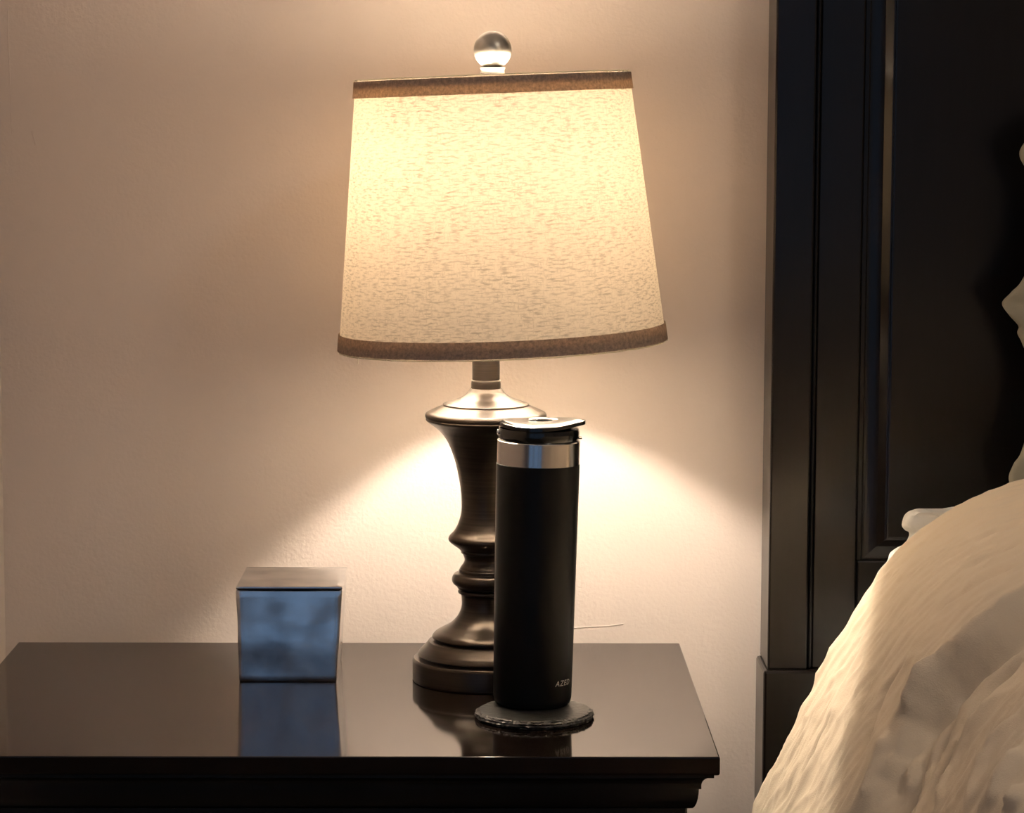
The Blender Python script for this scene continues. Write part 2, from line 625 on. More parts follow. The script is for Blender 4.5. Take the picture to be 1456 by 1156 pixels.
# bulb
bz = lz(266)
_zs = lz(326)
BULB_Y = 0.022                                    # the bulb leans in its socket, towards the wall


def leaned(d):
    return [(x, y + BULB_Y * (0.45 + 0.55 * min(1, (z - _zs) / 0.04)), z) for x, y, z in d[0]], d[1]


d = leaned(lathe([(0.016, bz - 0.0146), (0.0190, bz - 0.009), (0.0208, bz - 0.003), (0.021, bz + 0.002), (0.0195, bz + 0.009), (0.0165, bz + 0.014), (0.011, bz + 0.0185), (0.005, bz + 0.0208), (0.001, bz + 0.0212)], (LB.x, LB.y), 24))
bulb = mesh_obj('bulb', d[0], d[1], M_BULB, lamp, 60)
d = leaned(lathe([(0.012, _zs), (0.0125, bz - 0.026), (0.0168, bz - 0.0152), (0.0170, bz - 0.0140), (0.0164, bz - 0.0138)], (LB.x, LB.y), 24))
mesh_obj('bulb_light_stop', d[0], d[1], M_FRAMEW, bulb, 40)  # unseen opaque cup added to block part of the bulb's downward light

# shade (hangs a little askew)
TC = at_y(700, 109.5, LY)
BC = at_y(714.5, 488.5, LY)
axis = (TC - BC).normalized()
SHR = Vector((0, 0, 1)).rotation_difference(axis).to_matrix()
RT = (at_y(895, 104, LY) - at_y(505, 115, LY)).length / 2 * 0.9985
RB = (at_y(947, 478, LY) - at_y(482, 497, LY)).length / 2 * 0.9985
SH = (TC - BC).length


def cone_ring(h0, h1, off, nh, n=128, cap=False):
    """sheet of the shade between heights h0..h1 (0 bottom, SH top), offset outward"""
    V, Fc, U = [], [], []
    for i in range(nh + 1):
        h = h0 + (h1 - h0) * i / nh
        r = RB + (RT - RB) * h / SH + off
        for k in range(n + 1):
            a = 2 * math.pi * k / n
            V.append(BC + SHR @ Vector((r * math.cos(a), r * math.sin(a), h)))
            U.append((a * 0.138, h))
    m = n + 1
    for i in range(nh):
        for k in range(n):
            Fc.append([i * m + k, i * m + k + 1, (i + 1) * m + k + 1, (i + 1) * m + k])
    return V, Fc, U


def band(h0, h1, off0, off1, n=128):
    """closed ring with thickness between two offsets"""
    V, Fc, U = [], [], []
    for (h, o) in ((h0, off0), (h0, off1), (h1, off1), (h1, off0)):
        r = RB + (RT - RB) * h / SH + o
        for k in range(n):
            a = 2 * math.pi * k / n
            V.append(BC + SHR @ Vector((r * math.cos(a), r * math.sin(a), h)))
            U.append((a * 0.138, h + o))
    for i in range(4):
        j = (i + 1) % 4
        for k in range(n):
            k2 = (k + 1) % n
            Fc.append([i * n + k, i * n + k2, j * n + k2, j * n + k])
    return V, Fc, U


d = cone_ring(0, SH, 0, 24)
shade = mesh_obj('shade', d[0], d[1], M_SHADE, lamp, 60, uvs=d[2])
BW = 23 * PXM
for nm, h0, h1, c0, c1 in (('bottom_trim', 0.0, BW, -0.0005, BW * 0.58), ('top_trim', SH - BW, SH, SH - BW * 0.5, SH + 0.0005)):
    d = band(h0, h1, 0.0007, 0.0016)
    tr = mesh_obj(nm, d[0], d[1], M_TRIM, shade, 30, uvs=d[2], label='brown trim tape around the rim')
    d = band(c0, c1, -0.003, -0.0007)
    mesh_obj('hem', d[0], d[1], M_HEM, shade, 30, uvs=d[2])
rnd = random.Random(4)
parts = []
for h, sgn in ((SH, 1), (0.0, -1)):
    r0 = RT if sgn > 0 else RB
    pts = []
    for k in range(160):
        a = 2 * math.pi * k / 160
        pts.append(BC + SHR @ Vector(((r0 - 0.0002) * math.cos(a), (r0 - 0.0002) * math.sin(a), h + sgn * (0.0009 + 0.0004 * rnd.random()))))
    parts.append(tube(pts, 0.00065, 5, closed=True))
    for k in range(46):
        a = rnd.uniform(math.pi, 2 * math.pi)
        L = rnd.choice([0.0015, 0.002, 0.003, 0.002])
        if sgn < 0 and k == 0:
            a, L = math.pi + math.acos(1 - 2 * 0.075), 0.009
        pts = []
        tang = rnd.uniform(-1.2, 1.2)
        for q in range(5):
            t = q / 4
            aa = a + tang * t * L / r0
            pts.append(BC + SHR @ Vector(((r0 + 0.0012 + 0.0006 * t) * math.cos(aa), (r0 + 0.0012) * math.sin(aa), h + sgn * L * t * (1 - 0.3 * t))))
        parts.append(tube(pts, 0.0003, 4))
d = join(*parts)
mesh_obj('frayed_threads', d[0], d[1], M_THREAD, shade, 60, kind='stuff')

# spider, harp, finial
sp = [tube([BC + SHR @ Vector(((RT - 0.002) * math.cos(2 * math.pi * k / 120), (RT - 0.002) * math.sin(2 * math.pi * k / 120), SH - 0.003)) for k in range(120)], 0.0012, 6, closed=True)]
hub = TC - axis * 0.006
for k in range(3):
    a = math.radians(30 + 120 * k)
    sp.append(tube([hub, TC - axis * 0.003 + SHR @ Vector(((RT - 0.003) * math.cos(a), (RT - 0.003) * math.sin(a), 0))], 0.0012, 6))
d = join(*sp)
mesh_obj('spider', d[0], d[1], M_NICKEL, shade, 50)
s0 = Vector((LB.x, LB.y, lz(360)))
hp = [s0 + Vector((-0.012, 0, 0)), s0 + Vector((-0.045, 0, 0.05)), s0 + Vector((-0.05, 0, 0.10)), hub + Vector((-0.03, 0, -0.03)), hub,
      hub + Vector((0.03, 0, -0.03)), s0 + Vector((0.05, 0, 0.10)), s0 + Vector((0.045, 0, 0.05)), s0 + Vector((0.012, 0, 0))]
d = tube(catmull(hp, 6), 0.0013, 6)
mesh_obj('harp', d[0], d[1], M_NICKEL, lamp, 60)
FC = at_y(700.5, 71, LY)
FR = 26.5 * PXM
fz = lambda py: at_y(700, py, LY).z
prof = [(0.0045, hub.z - 0.002), (0.0045, fz(112)), (0.0108, fz(110)), (0.0108, fz(104)), (0.0104, fz(100)), (0.0112, fz(97)), (0.0112, fz(95.5))]
d = lathe(prof, (FC.x, FC.y), 48)
fin = mesh_obj('finial', d[0], d[1], M_NICKEL, lamp, 40)
prof = [(FR * math.sin(t), FC.z - FR * math.cos(t)) for t in [math.radians(x) for x in (14, 24, 32, 40, 50, 60, 70, 80, 90, 100, 110, 120, 130, 140, 150, 160, 168, 174, 179)]]
d = lathe(prof, (FC.x, FC.y), 64)
mesh_obj('finial_ball', d[0], d[1], M_NICKEL, fin, 60)

# ------------------------------------------------------------------ pewter box
ZF = ZT
bf = at_z(409, 969.5, ZF)
byf = bf.y
fl_b, fr_b = at_y(340, 969.5, byf), at_y(478.5, 969.5, byf)
fl_t, fr_t = at_y(335.5, 834, byf), at_y(487, 834, byf)
zt_box = fl_t.z
bl_t, br_t = at_z(350.5, 806, zt_box), at_z(494, 806, zt_box)
depth = bl_t.y - byf
box = empty('pewter_box', ((fl_b.x + fr_b.x) / 2, byf + depth / 2, ZT), 'small square pewter metal box with a flat lid on the nightstand', 'box')


def hexa(c, nu=14, nv=14, amp=0.0):
    """c: 8 corners bottom (fl, fr, br, bl) then top; subdivided, slightly dented"""
    bm = bmesh.new()
    vs = [bm.verts.new(p) for p in c]
    for q in ((3, 2, 1, 0), (4, 5, 6, 7), (0, 1, 5, 4), (1, 2, 6, 5), (2, 3, 7, 6), (3, 0, 4, 7)):
        bm.faces.new([vs[i] for i in q])
    bmesh.ops.bevel(bm, geom=bm.edges[:], offset=0.0009, segments=2, profile=0.5, affect='EDGES')
    if amp:
        bmesh.ops.subdivide_edges(bm, edges=[e for e in bm.edges if e.calc_length() > 0.02], cuts=nu, use_grid_fill=True)
        bm.normal_update()
        for v in bm.verts:
            v.co += v.normal * amp * noise.noise(v.co * 38.0)
    return bm_data(bm)


lt = 0.0062
wb0, wb1 = fl_b.x, fr_b.x
lidz0, lidz1 = zt_box - 0.0026, zt_box
zbt = lidz0 - 0.0012
k = (zbt - ZT) / (zt_box - ZT)
tx0, tx1 = wb0 + (fl_t.x - wb0) * k, wb1 + (fr_t.x - wb1) * k
tb0, tb1 = bl_t.x, br_t.x
body = [(wb0, byf - 0.0017, ZT), (wb1, byf - 0.0017, ZT), (wb1 + tb1 - fr_t.x, byf + depth - 0.004, ZT), (wb0 + tb0 - fl_t.x, byf + depth - 0.004, ZT),
        (tx0, byf, zbt), (tx1, byf, zbt), (tx1 + tb1 - fr_t.x, byf + depth, zbt), (tx0 + tb0 - fl_t.x, byf + depth, zbt)]
d = hexa(body, amp=0.0009)
mesh_obj('body', d[0], d[1], M_BOX, box, 40)
s = 0.0012
d = hexa([(tx0 + s, byf + s, zbt - 0.001), (tx1 - s, byf + s, zbt - 0.001), (tx1 - s, byf + depth - s, zbt - 0.001), (tx0 + s + 0.001, byf + depth - s, zbt - 0.001),
          (tx0 + s, byf + s, lidz0 + 0.001), (tx1 - s, byf + s, lidz0 + 0.001), (tx1 - s, byf + depth - s, lidz0 + 0.001), (tx0 + s + 0.001, byf + depth - s, lidz0 + 0.001)])
mesh_obj('lid_lip', d[0], d[1], M_BLACK, box, 40, label='dark seam between box body and lid')
d = hexa([(fl_t.x, byf - 0.0004, lidz0), (fr_t.x, byf - 0.0004, lidz0), (tb1, byf + depth, lidz0), (tb0, byf + depth, lidz0),
          (fl_t.x, byf - 0.0004, lidz1), (fr_t.x, byf - 0.0004, lidz1), (tb1, byf + depth, lidz1), (tb0, byf + depth, lidz1)], amp=0.0003)
mesh_obj('lid', d[0], d[1], M_BOX, box, 40)

# ------------------------------------------------------------------ slate coaster
CC = at_z(760, 1013, ZT + 0.004)
CT = 0.0072
CR = 84.5 * (at_y(760, 1013, CC.y) - at_y(860, 1013, CC.y)).length / 100


def coaster_r(r, z, a):
    if r < CR * 0.8:
        return r
    v = Vector((math.cos(a) * 3, math.sin(a) * 3, z * 330))
    chip = max(0.0, noise.noise(v * 2.2 + Vector((7, 1, 3))))
    return r * (1 + 0.016 * noise.noise(v) + 0.018 * noise.noise(v * 5.1) + 0.016 * noise.noise(v * 13.3) - 0.05 * chip * chip)


prof = [(CR * 0.70, ZT), (CR * 0.955, ZT), (CR * 0.985, ZT + 0.0010), (CR * 0.99, ZT + 0.0022), (CR * 1.005, ZT + 0.0030), (CR * 0.985, ZT + 0.0040),
        (CR * 0.99, ZT + 0.0050), (CR * 0.955, ZT + 0.0058), (CR * 0.945, ZT + 0.0066), (CR * 0.915, ZT + CT), (CR * 0.75, ZT + CT)]
d = lathe(prof, CC, 220, rfun=coaster_r)
cv = []
for (x, y, z) in d[0]:
    if z > ZT + 0.0005 and math.hypot(x - CC.x, y - CC.y) > CR * 0.78:
        z += 0.0007 * noise.noise(Vector((x * 420, y * 420, z * 300))) - 0.0003
    cv.append((x, y, z))
d = (cv, d[1])
mesh_obj('coaster', d[0], d[1], M_SLATE, None, 18, label='round dark slate coaster with chipped edge under the black tumbler', cat='coaster')

# ------------------------------------------------------------------ tumbler
TB = at_z(756.5, 1000, ZT + CT)
TY = TB.y
mpx = (at_y(760, 800, TY) - at_y(860, 800, TY)).length / 100
tz = lambda py: at_y(760, py, TY).z
tum = empty('tumbler', (TB.x, TB.y, ZT + CT), 'tall matte black insulated tumbler with steel band on the slate coaster', 'tumbler')
LEAN = about((TB.x, TB.y, ZT + CT), Matrix.Rotation(math.radians(1.15), 3, 'Y'))


def tpart(name, prof, mat, parent=None, n=96, smooth=35, label=None):
    d = xform(lathe(prof, TB, n), LEAN)
    return mesh_obj(name, d[0], d[1], mat, parent or tum, smooth, label=label)


R0, R1 = 56.0 * mpx, 59.2 * mpx
zb0 = ZT + CT
prof = [(R0 - 0.006, zb0 + 0.0005), (R0 - 0.003, zb0 + 0.001), (R0 - 0.0012, zb0 + 0.0028), (R0, zb0 + 0.007), (R0 + (R1 - R0) * 0.5, tz(830)), (R1, tz(659)), (R1 - 0.0006, tz(658))]
tbody = tpart('body', prof, M_BLACK)
tpart('steel_band', [(R1 - 0.0008, tz(658.4)), (R1 - 0.0003, tz(658)), (R1 - 0.0003, tz(626)), (R1 - 0.0010, tz(625)), (R1 - 0.004, tz(624.6))], M_STEEL, label='bright brushed steel band')
tpart('lid_base', [(R1 - 0.0022, tz(625)), (R1 - 0.0016, tz(622)), (R1 - 0.0010, tz(620)), (R1 - 0.0010, tz(612)), (R1 - 0.0018, tz(608)), (R1 - 0.006, tz(606)), (R1 - 0.012, tz(605))], M_LID)

# flip cap: saddle-shaped plate overhanging at the right
V, Fc = [], []
NU, NR = 64, 10
zc = tz(604.5)


def cap_pt(rr, a, top):
    x, y = rr * math.cos(a), rr * math.sin(a)
    rad = R1 - 0.0015
    X, Y = x * rad, y * rad
    over = max(0.0, x) ** 6
    X += 0.0055 * over
    Y *= 1 - 0.35 * max(0.0, x - 0.45)
    dish = 0.0028 * (x * x) - 0.0012
    if top:
        z = zc + 0.0040 + dish + 0.0008 * (1 - rr * rr) - (0.0015 if rr > 0.98 else 0)
    else:
        z = zc + dish * 0.9 - 0.0006
    return Vector((TB.x + X, TB.y + Y, z + 0.0012 * x))


rings = [(q / NR, True) for q in range(1, NR + 1)] + [(1.0, False), (0.8, False), (0.3, False)]
for rr, top in rings:
    for kk in range(NU):
        a = 2 * math.pi * kk / NU
        V.append(cap_pt(rr, a, top))
for i in range(len(rings) - 1):
    for kk in range(NU):
        k2 = (kk + 1) % NU
        Fc.append([i * NU + kk, i * NU + k2, (i + 1) * NU + k2, (i + 1) * NU + kk][::-1])
Fc.append([kk for kk in range(NU)])
Fc.append([(len(rings) - 1) * NU + kk for kk in range(NU)][::-1])
d = xform((V, Fc), LEAN)
cap = mesh_obj('flip_cap', d[0], d[1], M_LID, tum, 40, label='glossy black flip cap')
# plug dome on the cap, hinge pin and latch tab
pd = lathe([(0.0105, 0.0), (0.0105, 0.0012), (0.0095, 0.0022), (0.006, 0.0028), (0.001, 0.003)], (0, 0), 32)
pd = xform(pd, Matrix.Translation((TB.x + 0.004, TB.y + 0.010, zc + 0.0028)) @ Matrix.Diagonal((1.3, 0.8, 1, 1)))
pd = xform(pd, LEAN)
mesh_obj('plug', pd[0], pd[1], M_LID, cap, 40)
pin = lathe([(0.0016, -0.001), (0.0022, 0.0), (0.0022, 0.0022), (0.0012, 0.003)], (0, 0), 16)
pin = xform(pin, Matrix.Translation((TB.x - (R1 - 0.0028), TB.y - 0.006, tz(614))) @ Matrix.Rotation(-math.pi / 2, 4, 'Y'))
pin = xform(pin, LEAN)
mesh_obj('hinge_pin', pin[0], pin[1], M_STEEL, tum, 40, label='steel hinge pin')
tb_ = box_data(TB.x + R1 - 0.006, TB.x + R1 + 0.0012, TB.y - 0.006, TB.y + 0.006, tz(622), tz(620), 0.0005)
tb_ = xform(tb_, LEAN)
mesh_obj('latch_tab', tb_[0], tb_[1], M_LID, tum, 40)

# printed name, wrapped round the wall of the tumbler
cu = bpy.data.curves.new('lettering', 'FONT')
cu.body = 'AZED'
cu.size = 0.0068
cu.extrude = 0.0
cu.resolution_u = 3
cu.space_character = 1.12
to = bpy.data.objects.new('lettering_tmp', cu)
COL.objects.link(to)
bpy.context.view_layer.update()
tm = bpy.data.meshes.new_from_object(to.evaluated_get(bpy.context.evaluated_depsgraph_get()))
bm = bmesh.new()
bm.from_mesh(tm)
bmesh.ops.triangulate(bm, faces=bm.faces[:])
bmesh.ops.subdivide_edges(bm, edges=[e for e in bm.edges if e.calc_length() > 0.002], cuts=1)
tv, tf = bm_data(bm)
bpy.data.objects.remove(to)
bpy.data.meshes.remove(tm)
a0 = math.radians(-57)                            # angle from +X towards the camera
zl = tz(966)
out = []
for (x, y, z) in tv:
    x2 = x + 0.22 * y                             # slanted letters
    rr = R0 + (R1 - R0) * 0.11 + 0.0004
    a = a0 + x2 / rr
    out.append(LEAN @ Vector((TB.x + rr * math.cos(a), TB.y + rr * math.sin(a), zl + y)))
mesh_obj('lettering', out, tf, M_GREYPRINT, tum, None, label='small pale printed letters')

# ------------------------------------------------------------------ bed: headboard and frame
HYF = -0.042
bx = lambda px, y=HYF: at_y(px, 600, y).x
hz = lambda py, px=1150, y=HYF: at_y(px, py, y).z
HX0 = bx(1096)
HX1 = HX0 + 1.62
ZTOP = 1.46
z_rail = hz(802, 1225, -0.05)
z_pl = hz(953, 1120)
bed = empty('bed_frame', ((HX0 + HX1) / 2, -1.05, 0), 'dark wood bed with tall panelled headboard against the beige wall', 'bed')
xa, xb, xc, xd = HX0, bx(1153), bx(1161), bx(1223)


def mirror(x):
    return HX0 + HX1 - x


def bpart(name, x0, x1, y0, y1, z0, z1, bev=0.002, label=None):
    if x0 > x1:
        x0, x1 = x1, x0
    d = box_data(x0, x1, y0, y1, z0, z1, bev)
    return mesh_obj(name, d[0], d[1], M_WOODF, bed, None, label=label)


for side in (0, 1):
    g = (lambda x: x) if side == 0 else mirror
    bpart('post', g(xa), g(xb), HYF, WY - 0.006, z_pl, ZTOP, 0.002)
    bpart('post_bead', g(xb + 0.0008), g(xc - 0.0006), HYF + 0.004, WY - 0.008, z_pl, ZTOP - 0.004, 0.0022)
    bpart('stile', g(xc), g(xd), HYF + 0.010, WY - 0.008, z_pl, ZTOP - 0.002, 0.0015)
    bpart('plinth_block', g(xa - 0.004), g(xd + 0.02), HYF - 0.005, WY - 0.006, 0.0, z_pl + 0.0005, 0.003)
    d = box_data(g(xd) - 0.0, g(xd) + (0.0065 if side == 0 else -0.0065), HYF + 0.016, WY - 0.008, z_rail - 0.02, ZTOP - 0.01, 0.0015) if side == 0 else \
        box_data(g(xd) - 0.0065, g(xd), HYF + 0.016, WY - 0.008, z_rail - 0.02, ZTOP - 0.01, 0.0015)
    mesh_obj('stile_fillet', d[0], d[1], M_WOODF, bed, None)
px0, px1 = xd + 0.0065, mirror(xd + 0.0065)
pz0, pz1 = z_rail, ZTOP - 0.10
cm = (px0 + px1) / 2
bpart('bottom_rail', px0 - 0.006, px1 + 0.006, HYF + 0.012, WY - 0.008, 0.30, z_rail, 0.002)
bpart('top_rail', px0 - 0.006, px1 + 0.006, HYF + 0.012, WY - 0.008, pz1, ZTOP - 0.002, 0.002)
bpart('centre_stile', cm - 0.045, cm + 0.045, HYF + 0.012, WY - 0.008, z_rail, pz1, 0.002)
bpart('cap_rail', HX0 - 0.012, HX1 + 0.012, HYF - 0.014, WY - 0.003, ZTOP, ZTOP + 0.035, 0.006)
for (x0, x1) in ((px0, cm - 0.045), (cm + 0.045, px1)):
    # raised panel: groove, shallow cove, steep shoulder, flat field (inset, depth y)
    HYP = HYF - 0.012
    pr = [(0.0, HYP + 0.030), (0.002, HYP + 0.030)]
    for q in range(7):
        t = q / 6
        pr.append((0.002 + 0.0115 * t, HYP + 0.030 - 0.003 * t ** 1.5))
    pr.append((0.0140, HYP + 0.0266))
    pr.append((0.0205, HYP + 0.0216))
    pr.append((0.0218, HYP + 0.0212))
    pr.append((0.0222, HYP + 0.0196))
    pr.append((0.024, HYP + 0.0192))
    V, Fc = [], []
    for (o, y) in pr:
        V += [(x0 + o, y, pz0 + o), (x1 - o, y, pz0 + o), (x1 - o, y, pz1 - o), (x0 + o, y, pz1 - o)]
    V += [(x0, WY - 0.012, pz0), (x1, WY - 0.012, pz0), (x1, WY - 0.012, pz1), (x0, WY - 0.012, pz1)]
    for i in range(len(pr) - 1):
        for q in range(4):
            q2 = (q + 1) % 4
            Fc.append([i * 4 + q, i * 4 + q2, (i + 1) * 4 + q2, (i + 1) * 4 + q])
    n = (len(pr) - 1) * 4
    Fc.append([n, n + 1, n + 2, n + 3])
    n = len(pr) * 4
    for q in range(4):
        q2 = (q + 1) % 4
        Fc.append([q2, q, n + q, n + q2])
    Fc.append([n + 3, n + 2, n + 1, n])
    mesh_obj('panel', V, Fc, M_WOODF, bed, None)
for g in (lambda x: x, mirror):
    bpart('side_rail', g(HX0 + 0.03), g(HX0 + 0.055), -2.06, HYF - 0.004, 0.18, 0.36, 0.003)
bpart('footboard', HX0, HX1, -2.10, -2.06, 0.0, 0.42, 0.004)
bpart('slat_deck', HX0 + 0.056, HX1 - 0.056, -2.055, HYF - 0.006, 0.26, 0.30, 0.002)

md = box_data(HX0 + 0.06, HX1 - 0.06, -2.05, HYF - 0.012, 0.301, 0.66, 0.035, 4)
mesh_obj('mattress', md[0], md[1], M_MATT, None, 60, label='thick pale mattress under the cream duvet', cat='mattress')

# ------------------------------------------------------------------ duvet
YH = -0.36
sil = [(1070, 1156), (1100, 1090), (1131, 1025), (1165, 957), (1198, 898), (1227, 848), (1262, 801), (1300, 762), (1345, 729), (1395, 704), (1456, 683)]
sec = [at_y(x, y, YH) for x, y in sil]
sec = [(v.x, v.z) for v in sec]
sx0, sz0 = sec[0]
lower = [(sx0 - 0.030, 0.24), (sx0 - 0.030, 0.34), (sx0 - 0.026, 0.43), (sx0 - 0.016, sz0 - 0.08), (sx0 - 0.006, sz0 - 0.035)]
ex, ez = sec[-1]
right_end = HX1 + 0.02
upper = [(ex + 0.06, ez + 0.012), (ex + 0.16, ez + 0.020), (ex + 0.40, ez + 0.015), (right_end - 0.45, ez + 0.01), (right_end - 0.22, ez - 0.02), (right_end - 0.08, ez - 0.12), (right_end, ez - 0.30), (right_end + 0.02, 0.40)]
curve = catmull([(a, 0, b) for a, b in lower + sec + upper], 14)
# resample: fine where seen, coarse further over
cum = [0.0]
for i in range(1, len(curve)):
    cum.append(cum[-1] + (curve[i] - curve[i - 1]).length)
TOT = cum[-1]


def samp(s):
    s = min(max(s, 0), TOT - 1e-6)
    lo, hi = 0, len(cum) - 1
    while hi - lo > 1:
        mid = (lo + hi) // 2
        if cum[mid] <= s: lo = mid
        else: hi = mid
    t = (s - cum[lo]) / max(1e-9, cum[hi] - cum[lo])
    return curve[lo].lerp(curve[hi], t)


FINE = 1.12
S = [FINE * i / 360 for i in range(360)] + [FINE + (TOT - FINE) * i / 60 for i in range(61)]


def smooth(a, b, x):
    t = min(1, max(0, (x - a) / (b - a)))
    return t * t * (3 - 2 * t)


def ridge(x, c, wl, wr):
    """asymmetric soft ridge"""
    d_ = x - c
    return math.exp(-(d_ / (wl if d_ < 0 else wr)) ** 2)


CRS = [(samp(TOT * 0.75 * q / 220), TOT * 0.75 * q / 220) for q in range(221)]


def px_sv(px, py, off=0.0):
    """where the view through a pixel first meets the heap: (s, v); off = height over the smooth section, or base()"""
    def probe(y, fine, s0_=None):
        P = at_y(px, py, y)
        if fine:
            cand = [(samp(s0_ + 0.0006 * q), s0_ + 0.0006 * q) for q in range(-16, 17)]
        else:
            cand = CRS
        best = min(cand, key=lambda c: (c[0].x - P.x) ** 2 + (c[0].z - P.z) ** 2)
        t = samp(best[1] + 0.004) - samp(best[1] - 0.004)
        t.normalize()
        side = (P.x - best[0].x) * -t.z + (P.z - best[0].z) * t.x
        return side - (off(best[1], YH - y) if callable(off) else off), best[1]
    y0_ = -2.0
    for q in range(0, 150):
        y = -2.0 + (2.0 + YH) * q / 149
        g_, s_ = probe(y, False)
        if g_ < 0:
            lo_, hi_ = y0_, y
            for _ in range(6):
                mid = (lo_ + hi_) / 2
                g_, s_ = probe(mid, True, s_)
                if g_ < 0: hi_ = mid
                else: lo_ = mid
            return s_, YH - hi_
        y0_ = y
    return s_, 0.0


def track(pts, off):
    sv = sorted(px_sv(x, y, off) for x, y in pts)
    def f(s):
        if s <= sv[0][0]: return sv[0][1]
        if s >= sv[-1][0]: return sv[-1][1]
        for (a, b), (c, d_) in zip(sv, sv[1:]):
            if s <= c:
                return b + (d_ - b) * (s - a) / max(1e-6, c - a)
    def g(s):
        return sum(f(s + 0.011 * q) for q in range(-5, 6)) / 11
    tab = [g(0.004 * q) for q in range(-5, 700)]
    def h(s):
        u = s / 0.004 + 5
        i = min(len(tab) - 2, max(0, int(u)))
        return tab[i] + (tab[i + 1] - tab[i]) * min(1, max(0, u - i))
    return h, sv[0][0], sv[-1][0]


T_B, _, _ = track([(1452, 838), (1400, 872), (1335, 922), (1290, 975), (1250, 1060), (1200, 1150)], 0.0)
T_C, _, _ = track([(1454, 880), (1425, 915), (1390, 955), (1360, 1000), (1340, 1045), (1325, 1100), (1318, 1150)], -0.036)
T_C2, _, _ = track([(1454, 925), (1430, 950), (1395, 990), (1370, 1030), (1350, 1075), (1335, 1120), (1326, 1152)], -0.028)
RID = []


def base(s, v, wob=0.0):
    """the large shape: a swelling towards the lamp, a slope facing the room, a second layer below it"""
    vv = v + wob
    b_, c_, c2 = T_B(s), T_C(s), T_C2(s)
    c_ = max(c_, b_ + 0.025)
    c2 = max(c2, c_ + 0.02)
    k_ = min(1, max(0, (vv - b_) / (c_ - b_)))
    h = -0.037 * (k_ * 0.7 + 0.3 * smooth(0, 1, k_))
    h += 0.008 * smooth(c_, c_ + 0.015, vv) - 0.004 * smooth(c2 - 0.012, c2, vv)
    h += 0.034 * smooth(c2, c2 + 0.25, vv)
    return h


for pts, a, w in (([(1327, 930), (1318, 960), (1308, 1000), (1295, 1050), (1280, 1085), (1265, 1112)], 0.0096, 0.0064),
                  ([(1425, 888), (1380, 935), (1345, 975), (1320, 1005), (1300, 1025)], 0.0088, 0.0064),
                  ([(1454, 882), (1420, 915), (1385, 955), (1350, 1000), (1335, 1035), (1310, 1065), (1290, 1090), (1272, 1150)], -0.0088, 0.0048),
                  ([(1454, 893), (1405, 940), (1375, 976), (1350, 1015), (1330, 1055), (1308, 1110), (1295, 1150)], 0.0088, 0.0072),
                  ([(1454, 908), (1400, 958), (1374, 992), (1352, 1035), (1332, 1076), (1312, 1150)], -0.0053, 0.0040),
                  ([(1454, 930), (1425, 957), (1395, 992), (1380, 1020), (1365, 1050), (1345, 1085), (1335, 1110), (1320, 1154)], -0.0158, 0.0056),
                  ([(1454, 948), (1405, 1010), (1380, 1045), (1358, 1085), (1345, 1120), (1336, 1154)], 0.0079, 0.0080),
                  ([(1454, 1012), (1420, 1055), (1395, 1100), (1375, 1154)], 0.0061, 0.0112),
                  ([(1454, 1062), (1430, 1100), (1408, 1154)], 0.0070, 0.0104),
                  ([(1454, 1118), (1440, 1152)], 0.0070, 0.0096),
                  ([(1456, 742), (1420, 752), (1385, 768)], -0.0035, 0.0056),
                  ([(1456, 772), (1410, 788), (1370, 808)], -0.0035, 0.0056),
                  ([(1456, 800), (1400, 822), (1355, 850), (1325, 878)], -0.0035, 0.0056),
                  ([(1300, 870), (1262, 925), (1235, 975), (1212, 1030)], -0.0035, 0.0056),
                  ([(1290, 935), (1258, 985), (1232, 1045), (1215, 1095)], -0.0044, 0.0056),
                  ([(1225, 1000), (1205, 1045), (1180, 1095), (1158, 1140)], 0.0053, 0.0064),
                  ([(1262, 1040), (1246, 1090), (1232, 1150)], 0.0070, 0.0064),
                  ([(1185, 1010), (1160, 1060), (1130, 1120)], -0.0035, 0.0056)):
    pl_ = [px_sv(x, y, base) for x, y in pts]
    pl_ = [(p_.x, p_.y) for p_ in catmull([(a_, b2, 0) for a_, b2 in pl_], 4)]
    m_ = 3.2 * w
    RID.append((pl_, min(q[0] for q in pl_) - m_, max(q[0] for q in pl_) + m_, min(q[1] for q in pl_) - m_, max(q[1] for q in pl_) + m_, a, w))


def near(pl_, s, v):
    """distance to a fold line and how far along it (0..1)"""
    best, along = 1e9, 0
    n_ = len(pl_) - 1
    for i in range(n_):
        (a, b), (c, d_) = pl_[i], pl_[i + 1]
        ex_, ey_ = c - a, d_ - b
        t = ((s - a) * ex_ + (v - b) * ey_) / max(1e-9, ex_ * ex_ + ey_ * ey_)
        t = min(1, max(0, t))
        q = (s - a - t * ex_) ** 2 + (v - b - t * ey_) ** 2
        if q < best:
            best, along = q, (i + t) / n_
    return math.sqrt(best), along


def crinkle(x, y, z):
    """sharp-crested wrinkle noise, 0..1"""
    n_ = noise.noise(Vector((x, y, z)))
    return (1 - min(1, abs(n_) * 2.2)) ** 2


